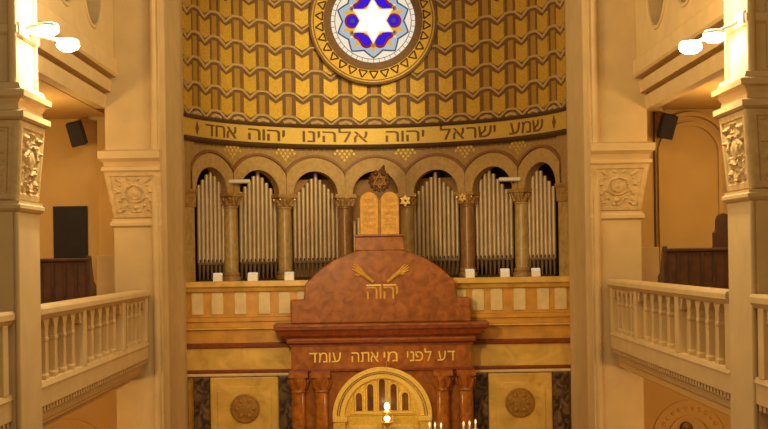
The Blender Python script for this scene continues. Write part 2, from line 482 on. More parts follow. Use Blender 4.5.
# small gold stars on two capitals
for t, rr, lab, zz in ((.5, .16, 'bright gold six pointed star on the column capital beside the tablets', 1.39), (1.5, .13, 'small gilded rosette star on the brownish capital, second from the right end', 1.42)):
    th = t * PITCH; c = Vector(cyl(th, zz, -.21)); mb = MB()
    ux = Vector((cos(th * D2R), -sin(th * D2R), 0)); uy = Vector((sin(th * D2R), cos(th * D2R), 0))
    out, inn = star_poly(rr), star_poly(rr * .28)
    n = len(out)
    for d0, d1 in ((0, .05),):
        fr = [c + ux * x + Vector((0, 0, z)) for x, z in out]; fi = [c + ux * x + Vector((0, 0, z)) for x, z in inn]
        br = [p + uy * .05 for p in fr]; bi = [p + uy * .05 for p in fi]
        for k in range(n):
            q = (k + 1) % n
            mb.face([fr[k], fr[q], fi[q], fi[k]]); mb.face([br[k], br[q], bi[q], bi[k]])
            mb.face([fr[k], fr[q], br[q], br[k]]); mb.face([fi[k], fi[q], bi[q], bi[k]])
    tag(mb.build('gold_star', 'giltletter'), lab, 'star', 'gold stars on capitals')

# ------------------------------------------------------------------ organ pipes
def organ():
    def pipe(parent, x, top, r=.047):
        p = MB(); zl = .44
        p.lathe([(r, zl), (r, top - .03), (r * .98, top), (r * .8, top), (r * .8, top - .1)], (x, 0, 0), 12)
        o = p.build('pipe', 'pipe', parent, smooth=40)
        f = MB(); f.lathe([(.014, 0), (.022, .08), (r * .92, zl - .03), (r, zl)], (x, 0, 0), 10); f.build('pipe_foot', 'foot', o, smooth=40)
        m = MB(); m.prism([(x - .022, zl + .02), (x + .022, zl + .02), (x + .022, zl + .07), (x, zl + .10), (x - .022, zl + .07)], lambda a, b: (a, -r - .003, b), lambda a, b: (a, -r + .02, b)); m.build('pipe_mouth', 'mouth', o)
        return o
    labs = {-3: 'organ pipe bank in the narrow arch at the far left end', -2: 'organ pipe bank in the second arch from the left end', -1: 'organ pipe bank in the arch left of the gold tablets',
            0: 'organ pipes half hidden behind the gold tablets', 1: 'organ pipe bank in the arch right of the gold tablets', 2: 'organ pipe bank in the second arch from the right end', 3: 'organ pipe bank in the narrow arch at the far right end'}
    for b in range(-3, 4):
        th = b * PITCH; root = thing('organ_pipe_bank', labs[b], 'organ pipes', (0, 0, 0), 'organ pipe banks in the arcade arches')
        n, sp, off, rf = {3: (8, .112, .50, .62), 2: (10, .122, .47, .85), 1: (11, .115, .44, 1), 0: (11, .115, .45, 1)}[abs(b)]
        tall = {3: 2.74, 2: 2.76, 1: 2.72, 0: 2.0}[abs(b)]
        drop = {3: .13, 2: .135, 1: .115, 0: .1}[abs(b)]
        mid = (n - 1) // 2
        for k in range(n):
            q = k - mid; xo = (k - (n - 1) / 2) * sp
            if b == 0 and abs(q) < 3: continue
            top = tall - (0 if q == 0 else .13 + drop * (abs(q) - 1)) - (.03 if q > 0 else 0)
            pipe(root, xo, top, sp * .44)
        tb = MB(); hwid = n * sp / 2; tb.box(-hwid, hwid, -.07, .07, 0, .04); tb.build('toe_board', 'wood', root)
        rl = MB(); rl.box(-hwid, hwid, -.062, -.05, .40, .455); rl.build('pipe_rail', 'foot', root)
        if abs(b) <= 1:
            bp = MB(); bp.box(-.72, .72, .16, .2, 0, 2.58)
            bp.build('back_panel', 'loftpanel', root)
        root.location = Vector(cyl(th, -.58, 0)) + Vector((0, off, 0)); root.rotation_euler = (0, 0, -th * rf * D2R)
organ()

# ------------------------------------------------------------------ end wall below the arcade: ledge, blind balustrade, marble bands
YW = 27.9
def chancel_wall():
    mb = MB()
    mb.box(-4.45, 4.45, YW + .05, YW + .35, 0, Z(-.7))
    w = struct(mb.build('wall_chancel', 'honey'), 'marble clad wall below the organ ledge')
    def strip(name, z0, z1, y0, m, x0=-4.52, x1=4.52, bev=.01):
        b = MB(); b.box(x0, x1, y0, YW + .06, Z(z0), Z(z1)); return b.build(name, m, w, bevel=bev)
    lg = MB()
    lg.prism([(YW - .22, -.56), (YW - .22, -.68), (YW - .14, -.72), (YW - .10, -.80), (YW + .3, -.80), (YW + .3, -.56)], lambda y, z: (-4.54, y, Z(z)), lambda y, z: (4.54, y, Z(z)))
    struct(lg.build('trim_ledge', 'cream'), 'marble ledge below the organ pipes carrying small white lights')
    strip('balustrade_field', -1.40, -.79, YW - .02, 'honey')
    # pale panels of the blind balustrade
    for px in (197, 217, 240, 264, 284, 303, 459, 477.5, 496, 519, 542.5, 560):
        x = (px - 377.3) * YW / F
        p = MB(); hw = .14 if px not in (303, 459) else .15
        p.prism([(x - hw, -1.33), (x + hw, -1.33), (x + hw, -.86), (x + hw - .03, -.82), (x - hw + .03, -.82), (x - hw, -.86)], lambda a, z: (a, YW - .02, Z(z)), lambda a, z: (a, YW - .05, Z(z)))
        p.build('panel', 'pale', w, bevel=.012)
    strip('lower_moulding', -1.50, -1.40, YW - .09, 'honey'); strip('lower_fillet', -1.64, -1.50, YW - .05, 'honey'); strip('lower_listel', -1.68, -1.64, YW - .10, 'cream')
    strip('marble_frieze', -2.0, -1.68, YW - .01, 'honey')
    strip('red_listel', -2.11, -2.0, YW - .07, 'reddark', bev=.02)
    strip('marble_band', -2.62, -2.11, YW - .01, 'cream')
    strip('brown_listel', -2.70, -2.62, YW - .06, 'reddark', bev=.02); strip('cream_listel', -2.77, -2.70, YW - .08, 'pale', bev=.02)
    return w
chancel_wall()
def XW(px, y=YW): return (px - 378.5) * y / F
for px0, px1, lab in ((193, 209, 'dark veined marble pilaster beside the left apse jamb'), (278.5, 294, 'dark veined marble pilaster beside the left ark columns'),
                      (473, 487, 'dark veined marble pilaster beside the right ark columns'), (552, 568, 'dark veined marble pilaster beside the right apse jamb')):
    mb = MB(); x0, x1 = XW(px0), XW(px1)
    mb.box(x0, x1, YW - .06, YW + .048, Z(-5.5), Z(-2.78))
    tag(mb.build('marble_pilaster', 'black', bevel=.02), lab, 'pilaster', 'dark marble pilasters')
for px0, px1, pc, py, lab in ((209.5, 278, 244.5, 407.5, 'honey marble wall panel with round medallion left of the ark'), (487.5, 551.5, 518.5, 401, 'honey marble wall panel with round medallion right of the ark')):
    x0, x1, xc = XW(px0), XW(px1), XW(pc); zc = (262.5 - 2.5 - py) * YW / F if pc > 400 else (255 + 1.0 - py) * YW / F
    zc = -3.51 if pc < 400 else -3.47
    t = thing('medallion_plaque', lab, 'wall panel', (xc, YW, Z(-5.5)), 'honey marble panels with medallions')
    mb = MB(); mb.box(x0, x1, YW - .05, YW + .048, Z(-5.5), Z(-2.78)); mb.build('slab', 'cream', t, bevel=.04)
    # raised inner frame
    fr = MB(); a0, a1 = x0 + .17, x1 - .17; zt = -3.0
    fr.prism([(a0, -5.4), (a0, zt - .10), (a0 + .12, zt - .10), (a0 + .16, zt), (a1 - .16, zt), (a1 - .12, zt - .10), (a1, zt - .10), (a1, -5.4)], lambda a, z: (a, YW - .05, Z(z)), lambda a, z: (a, YW - .075, Z(z)))
    fr.build('raised_field', 'cream', t, bevel=.02)
    md = MB(); md.lathe([(.345, -.07), (.345, -.105), (.31, -.115), (.30, -.095), (.2, -.10), (.1, -.115), (.02, -.12)], (xc, YW, Z(zc)), 40, axis='y')
    for k in range(6):
        a = k * pi / 3
        md.lathe([(.06, -.09), (.05, -.12), (.01, -.13)], (xc + .19 * cos(a), YW, Z(zc) + .19 * sin(a)), 12, axis='y')
    md.build('medallion', 'medal', t, smooth=40)

# small white box lights on the ledge, and the bar lights on two columns
for i, (px, w, lab) in enumerate(((217, 9.5, 'small white box light on the ledge below the leftmost pipes'), (252, 10.5, 'small white box light on the ledge, second from the left'), (288.5, 10, 'small white box light on the ledge under the column left of the gable'),
                      (469, 9.5, 'small white box light on the ledge under the column right of the gable'), (504, 9.5, 'small white box light on the ledge, second from the right'), (535, 9, 'small white box light on the ledge below the rightmost pipes'))):
    x = (px - 376.6) * 27.8 / F; h = w * 27.8 / F / 2; h *= .95
    t = thing('box_light', lab, 'light', (x, 27.82, Z(-.56)), 'white box lights on the ledge')
    mb = MB(); mb.box(x - h, x + h, 27.82 - h, 27.82 + h, Z(-.56), Z(-.555) + .14); mb.build('housing', 'white', t, bevel=.012)
    mb = MB(); mb.box(x - h * .96, x + h * .96, 27.82 - h * .96, 27.82 + h * .96, Z(-.42), Z(-.36)); mb.build('shade', 'boxlight', t, bevel=.02)
for s, lab in ((-1, 'white bar light clamped to the left outer arcade column'), (1, 'white bar light clamped to the right outer arcade column')):
    th = s * 2.5 * PITCH; c = Vector(cyl(th, 1.86, -.16))
    c.x += .06 if s < 0 else -.12; c.z += 0 if s < 0 else -.05
    t = thing('bar_light', lab, 'light', c, 'white bar lights on the arcade columns')
    mb = MB(); mb.tube([c + Vector((-.27, 0, 0)), c + Vector((-.25, 0, 0)), c + Vector((.25, 0, .0)), c + Vector((.27, 0, 0))], [.03, .052, .052, .03], 12); mb.build('tube', 'white', t, smooth=40)
    mb = MB(); mb.tube([c, c + Vector((0 if s < 0 else .15, .22, -.1))], .018, 8); mb.build('bracket', 'metal', t)

# ------------------------------------------------------------------ the ark
AX = .06
def ark():
    t = thing('torah_ark', 'red marble ark with rounded gable, gilt inscription and gold arched niche', 'ark', (AX, 27.3, 1.0))
    yf, yb = 27.2, YW
    X = lambda x: AX + x
    def slab(mb, poly, y0, y1): mb.prism(poly, lambda x, z: (X(x), y0, Z(z)), lambda x, z: (X(x), y1, Z(z)))
    # gable
    rr = 2.22; zc = .16 - rr; hw = 1.72
    arc = [(rr * sin(a), zc + rr * cos(a)) for a in lin(math.asin(hw / rr), -math.asin(hw / rr), 40)]
    g = MB(); slab(g, [(-2.05, -1.54), (2.05, -1.54), (2.05, -1.0), (hw + .03, -1.0)] + arc + [(-hw - .03, -1.0), (-2.05, -1.0)], yf + .12, yb); gable = g.build('gable', 'red', t, bevel=.03)
    p = MB(); slab(p, [(-.57, .10), (.57, .10), (.55, .42), (-.55, .42)], yf + .1, yf + .5); p.build('pedestal', 'red', t, bevel=.02)
    p = MB(); slab(p, [(-.58, .42), (.58, .42), (.58, .46), (-.58, .46)], yf + .06, yf + .52); p.build('pedestal_cap', 'reddark', t, bevel=.01)
    # gilt priestly hands
    for s in (-1, 1):
        hm = MB()
        base = Vector((s * .16, 0, -.62)); d = Vector((s * .50, 0, .40)); dn = d.normalized(); n = Vector((-dn.z, 0, dn.x))
        O = lambda v: (X(v.x), yf + .105, Z(v.z))
        # forearm / palm
        def chain(pts, rad): hm.tube([O(Vector(q)) for q in pts], rad, 8)
        palm = base + d * .55
        chain([base, base + d * .25, palm], [.045, .05, .07])
        for k, (off, ln) in enumerate(((-.075, .20), (-.04, .25), (.0, .26), (.04, .22))):
            st = palm + n * off * .7; chain([st, st + dn * ln * .5 + n * off * .25, st + dn * ln + n * off * .7], [.026, .026, .017])
        st = base + d * .45; chain([st, st + dn * .08 - n * s * .09, st + dn * .16 - n * s * .12], [.026, .024, .017])
        hm.build('gilt_hand', 'tablet', gable, smooth=50)
    nm = MB(); word(nm, 'יהוה', X(-.31), X(.40), -1.0, -.72, lambda x, z, f: (x, yf + .122 - .015 * f, Z(z))); nm.build('lettering', 'tablet', gable)
    nb = MB(); nb.box(X(-.32), X(.02), yf + .1, yf + .12, Z(-.70), Z(-.675)); nb.box(X(.06), X(.36), yf + .1, yf + .12, Z(-.70), Z(-.675)); nb.build('gilt_bar', 'giltletter', gable)
    # cornice
    c = MB()
    prof = [(yf - .22, -1.54), (yf - .22, -1.66), (yf - .17, -1.70), (yf - .14, -1.80), (yf - .06, -1.86), (yf - .06, -1.97), (yf + .02, -2.02), (yf + .02, -2.06)]
    ext = [2.42, 2.42, 2.36, 2.3, 2.14, 2.14, 2.08, 2.08]
    c.loft([[(X(-e), yb, Z(z)), (X(-e), y, Z(z)), (X(e), y, Z(z)), (X(e), yb, Z(z))] for (y, z), e in zip(prof, ext)]); c.build('cornice', 'reddark', t)
    c = MB(); c.box(X(-2.40), X(2.40), yf - .235, yb, Z(-1.55), Z(-1.60)); c.box(X(-2.12), X(2.12), yf - .075, yf, Z(-1.88), Z(-1.93)); c.build('cornice_fillet', 'red', t, bevel=.01)
    e = MB(); e.box(X(-2.05), X(2.05), yf + .03, yb, Z(-2.60), Z(-2.05)); en = e.build('entablature', 'red', t, bevel=.01)
    e = MB(); e.box(X(-2.07), X(2.07), yf, yb, Z(-2.62), Z(-2.57)); e.build('entablature_fillet', 'reddark', t)
    for text, a, bb in (('עומד', 309, 341), ('אתה', 351.5, 378.5), ('מי', 383.5, 397.5), ('לפני', 407, 431.5), ('דע', 437.5, 455)):
        k = 27.2 / F
        wm = MB(); word(wm, text, (a - 378.8) * k, (bb - 378.8) * k, -2.42, -2.20, lambda x, z, f: (x, yf + .03 - .02 * f, Z(z))); wm.build('lettering', 'giltletter', en)
    # back panels and niche surround
    r1, zn = 1.13, -3.67
    sm = MB(); xs = lin(-1.13, 1.13, 60)
    for a, b2 in zip(xs[:-1], xs[1:]):
        za, zb = zn + sqrt(max(0, r1 * r1 - a * a)), zn + sqrt(max(0, r1 * r1 - b2 * b2))
        sm.face([(X(a), yf + .10, Z(za)), (X(b2), yf + .10, Z(zb)), (X(b2), yf + .10, Z(-2.53)), (X(a), yf + .10, Z(-2.53))])
    for s in (-1, 1):
        x0, x1 = sorted((s * 1.13, s * 2.05)); sm.box(X(x0), X(x1), yf + .10, yb, Z(-5.5), Z(-2.6))
    sm.build('surround', 'red', t)
    nm = MB()
    def arcring(mb, r0, r1, y0, y1, n=40):
        mb.loft([[(X(r * cos(a)), y, Z(zn + r * sin(a))) for r, y in ((r0, y1), (r0, y0), (r1, y0), (r1, y1))] for a in lin(0, pi, n)])
    arcring(nm, 1.03, 1.13, yf - .02, yf + .4); arcring(nm, .985, 1.01, yf + .06, yf + .4); arcring(nm, .86, .96, yf + .12, yf + .4); nm.build('niche_arch', 'frieze', t, smooth=35)
    ty = MB(); pts = [(1.0 * cos(a), zn + 1.0 * sin(a)) for a in lin(0, pi, 40)]
    slab(ty, pts, yf + .22, yf + .4); tym = ty.build('tympanum', 'gold', t)
    for x, zt in ((-.53, -3.15), (-.27, -2.95), (0, -2.83), (.265, -2.95), (.53, -3.15)):
        w = .068; zb = -3.56
        sl = MB(); pts = [(x - w, zb), (x + w, zb)] + [(x + w * cos(a), zt - w + w * sin(a)) for a in lin(0, pi, 10)]
        slab(sl, pts, yf + .21, yf + .25); so = sl.build('arched_light', 'slot', tym)
        fm = MB(); path = [(x - w - .02, zb)] + [(x + (w + .02) * cos(a), zt - w + (w + .02) * sin(a)) for a in lin(pi, 0, 12)] + [(x + w + .02, zb)]
        fm.tube([(X(q[0]), yf + .205, Z(q[1])) for q in path], .022, 8); fm.build('arched_frame', 'frieze', so, smooth=50)
    sb = MB(); sb.box(X(-.72), X(.72), yf + .17, yf + .25, Z(-3.62), Z(-3.58)); sb.build('sill', 'frieze', tym)
    for s in (-1, 1):
        im = MB(); x0, x1 = sorted((s * .80, s * 1.13)); im.box(X(x0), X(x1), yf - .03, yf + .4, Z(-3.78), Z(-3.66)); im.build('impost', 'frieze', t, bevel=.015)
        jb = MB(); x0, x1 = sorted((s * .84, s * 1.12)); jb.box(X(x0), X(x1), yf, yf + .4, Z(-5.5), Z(-3.78)); jb.build('jamb', 'gold', t, bevel=.01)
        dr = MB(); x0, x1 = sorted((s * .005, s * .84)); dr.box(X(x0), X(x1), yf + .2, yf + .3, Z(-5.5), Z(-3.68)); d = dr.build('door', 'gold', t, bevel=.01)
        for zz in (-4.5, -5.3):
            pn = MB(); pn.box(X(x0 + .12), X(x1 - .12), yf + .18, yf + .2, Z(zz), Z(zz + .62)); pn.build('door_panel', 'frieze', d, bevel=.01)
    # twin columns on each side
    for x in (-1.965, -1.46, 1.30, 1.82):
        x += .08
        cl = MB(); cl.lathe([(.15, -5.3), (.155, -4.4), (.148, -3.08)], (X(x), yf - .03, E), 24); co = cl.build('column', 'redcol', t, smooth=40)
        cp = MB(); cp.lathe([(.148, -3.09), (.175, -3.07), (.155, -3.04), (.165, -2.95), (.205, -2.82), (.21, -2.74)], (X(x), yf - .03, E), 24)
        cp.box(X(x) - .215, X(x) + .215, yf - .24, yf + .12, Z(-2.74), Z(-2.62))
        for k in range(8):
            a = 2 * pi * k / 8
            cp.tube([(X(x) + q * cos(a), yf - .03 + q * sin(a), Z(z)) for q, z in ((.15, -3.0), (.19, -2.88), (.23, -2.80), (.23, -2.84))], [.04, .045, .03, .015], 6)
        cp.build('capital', 'red', co, smooth=45)
        bs = MB(); bs.lathe([(.21, -5.5), (.21, -5.42), (.17, -5.38), (.19, -5.33), (.15, -5.29)], (X(x), yf - .03, E), 24); bs.build('base', 'reddark', co, smooth=40)
ark()

# tablets of the law
def tablets():
    t = thing('law_tablets', 'pair of gold round topped tablets of the law standing on the ark gable', 'tablets', (AX, 27.45, Z(.46)))
    for s, in ((-1,), (1,)):
        xc = AX + s * .235 + .005; w = .212; zt = 1.44
        mb = MB(); pts = [(xc - w, .46), (xc + w, .46)] + [(xc + w * cos(a), zt - w + w * sin(a)) for a in lin(0, pi, 20)]
        mb.prism(pts, lambda x, z: (x, 27.38, Z(z)), lambda x, z: (x, 27.52, Z(z))); o = mb.build('tablet', 'tablet', t, bevel=.015)
        for k in range(5):
            ln = MB(); z = .62 + k * .145
            ww = [.14, .15, .12, .15, .11][k]
            texts = ['כבד', 'זכור', 'לאתשא', 'לאיהיה', 'אנכי'] if s > 0 else ['לאתחמד', 'לאתענה', 'לאתגנב', 'לאתנאף', 'לאתרצח']
            word(ln, texts[k], xc - ww, xc + ww, z, z + .075, lambda x, zz, f: (x, 27.38 - .008 * f, Z(zz))); ln.build('lettering', 'ochre_line', o)
    sp = MB(); sp.box(AX + .005 - .012, AX + .005 + .012, 27.40, 27.5, Z(.46), Z(1.25)); sp.build('spine', 'medal', t)
tablets()
def emblem():
    t = thing('star_emblem', 'dark bronze wreath with six pointed star above the tablets', 'emblem', (AX, 27.44, Z(1.42)))
    cx, cz, y = AX + .02, Z(1.69), 27.42
    mb = MB(); mb.tube([(cx + .19 * cos(a), y, cz + .19 * sin(a)) for a in lin(0, 2 * pi, 36)], .045, 8)
    for k in range(14):
        a = 2 * pi * k / 14
        mb.tube([(cx + .18 * cos(a), y - .02, cz + .18 * sin(a)), (cx + .235 * cos(a + .16), y - .03, cz + .235 * sin(a + .16)), (cx + .255 * cos(a + .3), y - .02, cz + .255 * sin(a + .3))], [.03, .04, .01], 6)
    mb.build('wreath', 'emblem', t, smooth=50)
    sm = MB()
    for ph in (90, 270):
        pts = [(cx + .165 * cos((ph + 120 * k) * D2R), y - .03, cz + .165 * sin((ph + 120 * k) * D2R)) for k in range(3)]
        for p, q in zip(pts, pts[1:] + pts[:1]): sm.tube([p, q], .02, 6)
    sm.build('star', 'medal', t)
    bp = MB(); bp.lathe([(.17, .03), (.17, .06)], (cx, y, cz), 24, axis='y'); bp.build('backplate', 'emblem', t)
    fn = MB(); fn.tube([(cx + .05, y, cz + .18), (cx + .08, y, cz + .28), (cx + .10, y, cz + .36)], [.06, .05, .012], 8); fn.build('finial', 'emblem', t, smooth=40)
    ft = MB(); ft.box(cx - .06, cx + .06, y - .03, y + .05, Z(1.30), Z(1.52)); ft.build('foot', 'emblem', t)
emblem()

# eternal light
def eternal():
    x, y = AX + .10, 26.75
    t = thing('hanging_lamp', 'small glowing brass lamp hanging in front of the gold niche', 'lamp', (x, y, Z(-3.85)))
    g = MB(); g.lathe([(.02, -3.45), (.05, -3.43), (.06, -3.38), (.045, -3.32), (.015, -3.29)], (x, y, E), 16); g.build('upper_glass', 'eternal', t, smooth=50)
    g = MB(); g.lathe([(.14, -3.495), (.15, -3.48), (.05, -3.46)], (x, y, E), 20); g.build('disc', 'gilt', t, smooth=40)
    g = MB(); g.lathe([(.02, -3.72), (.06, -3.68), (.065, -3.64), (.04, -3.60)], (x, y, E), 16); g.build('lower_glass', 'eternal', t, smooth=50)
    g = MB(); g.lathe([(.01, -3.85), (.05, -3.82), (.12, -3.76), (.155, -3.72), (.14, -3.715), (.05, -3.74)], (x, y, E), 20); g.build('bowl', 'gilt', t, smooth=50)
    for k in range(3):
        a = 2 * pi * k / 3 + .5
        g = MB(); g.tube([(x + .145 * cos(a), y + .145 * sin(a), Z(-3.72)), (x + .13 * cos(a), y + .13 * sin(a), Z(-3.49))], .006, 6); g.build('rod', 'gilt', t)
    g = MB(); g.tube([(x, y, Z(-3.28)), (x, y, Z(-2.36)), (x, 27.235, Z(-2.36))], .006, 6); g.build('chain', 'gilt', t)
eternal()

# candelabra on the platform
def candelabrum(cx, y, lab, tops):
    t = thing('candelabrum', lab, 'candelabrum', (cx, y, 1.0), 'brass candelabra by the ark')
    b = MB(); b.lathe([(.2, 0), (.2, .03), (.08, .08), (.03, .15), (.025, .8), (.05, .84), (.025, .88), (.022, 1.5)], (cx, y, 1.0), 16); b.build('stem', 'gilt', t, smooth=40)
    for px, py in tops:
        x = (px - 379.5) * y / F; z = (255.7 - py) * y / F
        if abs(x - cx) > .02:
            br = MB(); dx = x - cx
            br.tube([(cx, y, Z(-4.35))] + [(cx + dx * sin(a), y, Z(-4.05 - .3 * cos(a))) for a in lin(.1, pi / 2, 8)] + [(x, y, Z(z) - .16)], .014, 8); br.build('branch', 'gilt', t, smooth=50)
        else:
            br = MB(); br.tube([(cx, y, Z(-4.1)), (x, y, Z(z) - .16)], .014, 8); br.build('branch', 'gilt', t)
        c = MB(); c.lathe([(.04, -.18), (.045, -.16), (.022, -.15), (.022, -.06)], (x, y, Z(z)), 12); co = c.build('candle', 'white', t, smooth=40)
        f = MB(); f.lathe([(.010, -.06), (.022, -.02), (.019, .02), (.004, .05)], (x, y, Z(z)), 12); f.build('flame_bulb', 'flame', co, smooth=50)
candelabrum((434.5 - 379.5) * 26.6 / F, 26.6, 'brass candelabrum with three lit bulbs close to the niche', ((429, 425.5), (434.5, 426), (440.5, 426.5)))
candelabrum((469 - 379.5) * 26.6 / F, 26.6, 'brass candelabrum with three lit bulbs before the dark marble pilaster', ((463, 425.5), (469, 425), (475, 423.5)))

# ------------------------------------------------------------------ relief panels
def relief(corners, nrm, seed, depth=.05, nu=34, nv=44):
    bl, br, tr, tl = [Vector(c) for c in corners]; nrm = Vector(nrm).normalized(); mb = MB(); rows = []
    for j in range(nv + 1):
        v = j / nv; row = []
        for i in range(nu + 1):
            u = i / nu
            p = (bl * (1 - u) + br * u) * (1 - v) + (tl * (1 - u) + tr * u) * v
            edge = min(u, 1 - u, v, 1 - v)
            if edge < .005: h = 0
            elif edge < .10: h = .022
            elif edge < .125: h = -.012
            else:
                du, dv = (u - .5) * 2, (v - .52) * 2
                r = sqrt(du * du + dv * dv); a = math.atan2(dv, abs(du))
                leaf = sin(11 * a + 9 * r + seed) * sin(13 * r + seed)
                n = noise.noise(Vector((abs(du) * 7.5 + seed * 3.1, dv * 8.5, seed))) * 1.5
                h = depth * (.55 * leaf + .9 * n - .1)
                if r < .26: h = depth * (.75 - 1.2 * r) + .01 * n
                elif r < .33: h = -depth * .6
                elif r < .40: h = depth * .55
            row.append(p + nrm * h)
        rows.append(row)
    mb.loft(rows, False, closed=False)
    return mb

# ------------------------------------------------------------------ near pillars
def near_pillar(s, lab):
    x0, x1, y0, y1 = (4.50 if s < 0 else 4.58), 5.75, 14.85, 15.85
    t = thing('stone_pillar', lab, 'pillar', (s * 5.0, 15.35, 0), 'stone pillars with lamp brackets')
    def ring(e, z): return [(s * (x0 - e), y0 - e, Z(z)), (s * (x1 + e), y0 - e, Z(z)), (s * (x1 + e), y1 + e, Z(z)), (s * (x0 - e), y1 + e, Z(z))]
    def chring(e, z, c=.07):
        return [(s * (x0 - e), y0 - e + c, Z(z)), (s * (x0 - e + c), y0 - e, Z(z)), (s * (x1 + e), y0 - e, Z(z)), (s * (x1 + e), y1 + e, Z(z)), (s * (x0 - e + .02), y1 + e, Z(z)), (s * (x0 - e), y1 + e - .02, Z(z))]
    m = MB(); m.loft([chring(0, -6.5), chring(0, .62)]); m.build('shaft', 'stone', t)
    m = MB(); m.tube([(s * (x0 + .02), y0 + .02, Z(-6.5)), (s * (x0 + .02), y0 + .02, Z(.6))], .035, 10); m.build('corner_bead', 'stone', t, smooth=50)
    m = MB(); m.loft([ring(.0, .60), ring(.03, .62), ring(.055, .65), ring(.055, .69), ring(.03, .71), ring(.03, .74)]); m.build('necking', 'stone', t)
    c = MB(); c.loft([ring(-.018, .74), ring(.06, 1.74), ring(.06, 1.76)]); cap = c.build('capital', 'stone_carved', t)
    a = MB(); a.loft([ring(.09, 1.74), ring(.13, 1.77), ring(.13, 1.84), ring(.05, 1.87), ring(.04, 1.93), ring(.08, 2.0), ring(.14, 2.03), ring(.15, 2.10), ring(.08, 2.13), ring(.06, 2.2), ring(0, 2.22)]); a.build('abacus', 'stone', t)
    q = lambda e, z, f: ring(e, z)
    # carved faces: nave side and front
    lo, hi = ring(-.016, .745), ring(.062, 1.745)
    if s < 0: side = [lo[0], lo[3], hi[3], hi[0]]
    else: side = [lo[3], lo[0], hi[0], hi[3]]
    relief(side, (-s, 0, -.1), 1.3, .06).build('relief_panel', 'stone_carved', cap, smooth=40)
    f = [lo[1], lo[0], hi[0], hi[1]] if s < 0 else [lo[0], lo[1], hi[1], hi[0]]
    relief(f, (0, -1, -.1), 2.1, .06).build('relief_panel', 'stone_carved', cap, smooth=40)
    u = MB(); u.loft([ring(-.02, 2.2), ring(-.02, 8.5)]); u.build('upper_shaft', 'stone', t)
    for y, r in ((y0 - .01, .055), (y1 - .06, .05)):
        m = MB(); m.tube([(s * (x0 + .03), y, Z(2.2)), (s * (x0 + .03), y, Z(8.5))], r, 12); m.build('engaged_colonnette', 'stone', t, smooth=50)
    for k in range(2):
        m = MB(); xx = x0 + .22 + k * .42; m.box(*sorted((s * xx, s * (xx + .07))), y0 - .05, y0 + .03, Z(2.25), Z(8.5)); m.build('pilaster_strip', 'stone', t, bevel=.02)
    m = MB(); m.loft([ring(.0, 2.80), ring(.03, 2.83), ring(.03, 2.92), ring(.0, 2.95)]); m.build('string_course', 'stone', t)
near_pillar(-1, 'tall stone pillar with carved capital at the left edge')
near_pillar(1, 'tall stone pillar with carved capital at the right edge')

# ------------------------------------------------------------------ far piers with the jamb of the apse arch
def far_pier(s, lab):
    xi, xo, y0, y1 = (4.31 if s < 0 else 4.26), 5.40, 24.0, 25.58
    t = thing('stone_pier', lab, 'pier', (s * 4.9, 25, 0), 'stone piers flanking the apse')
    def ring(e, z, f=None, dx=0):
        f = e if f is None else f
        return [(s * (xi + .0), y0 - f, Z(z)), (s * (xo + e + dx), y0 - f, Z(z)), (s * (xo + e + dx), y1, Z(z)), (s * (xi + .2), y1, Z(z)), (s * (xi + .2), y0 + .1, Z(z)), (s * (xi + .0), y0 + .1, Z(z))]
    m = MB(); m.loft([ring(-.13, -6.5, 0), ring(-.13, .64, 0)]); m.build('shaft', 'stone', t)
    m = MB(); m.loft([ring(-.13, .62, 0), ring(-.06, .66, .05), ring(-.06, .72, .05), ring(-.1, .76, .02), ring(-.1, .8, .02)]); m.build('necking', 'stone', t)
    c = MB(); c.loft([ring(-.12, .8, 0), ring(.04, 1.74, .10)]); cap = c.build('capital', 'stone_carved', t)
    lo, hi = ring(-.12, .805, .004), ring(.04, 1.735, .104)
    f = [lo[1], lo[0], hi[0], hi[1]] if s < 0 else [lo[0], lo[1], hi[1], hi[0]]
    relief(f, (0, -1, -.1), 3.7, .05, 44, 44).build('relief_panel', 'stone_carved', cap, smooth=40)
    a = MB(); a.loft([ring(.06, 1.73, .12), ring(.08, 1.76, .15), ring(.08, 1.82, .15), ring(.04, 1.85, .08), ring(.06, 1.93, .12), ring(.13, 2.0, .2), ring(.14, 2.14, .21), ring(.04, 2.18, .06)]); a.build('abacus', 'stone', t)
    u = MB(); u.loft([ring(.02, 2.1, 0), ring(.02, 9, 0)]); u.build('upper_shaft', 'stone', t)
    # jamb with roll mouldings running back to the apse
    j = MB(); xe = 4.46
    pl = [(xi + .10, 23.97), (xi + .02, 23.95), (xi - .01, 24.02), (xi + .02, 24.10), (xi + .02, 24.28), (xi - .03, 24.36), (xi - .03, 24.5), (xi + .01, 24.58), (xi + .01, 26.4), (xi - .02, 26.5), (xi - .01, 26.62), (xe - .03, 27.5), (xe - .05, 27.58), (xe - .03, 27.72), (xe + .0, 27.78), (xe + .0, 28.02), (xe + .3, 28.02), (xi + .3, 25.6), (xi + .13, 24.06)]
    j.prism([(s * x, y) for x, y in pl], lambda x, y: (x, y, 0), lambda x, y: (x, y, Z(9))); j.build('jamb', 'stone', t, smooth=50)
    b = MB(); b.tube([(s * (xi + .13), 23.98, 0), (s * (xi + .13), 23.98, Z(9))], .07, 12); b.build('roll_moulding', 'stone', t, smooth=60)
far_pier(-1, 'broad stone pier with carved capital left of the apse')
far_pier(1, 'broad stone pier with carved capital right of the apse')

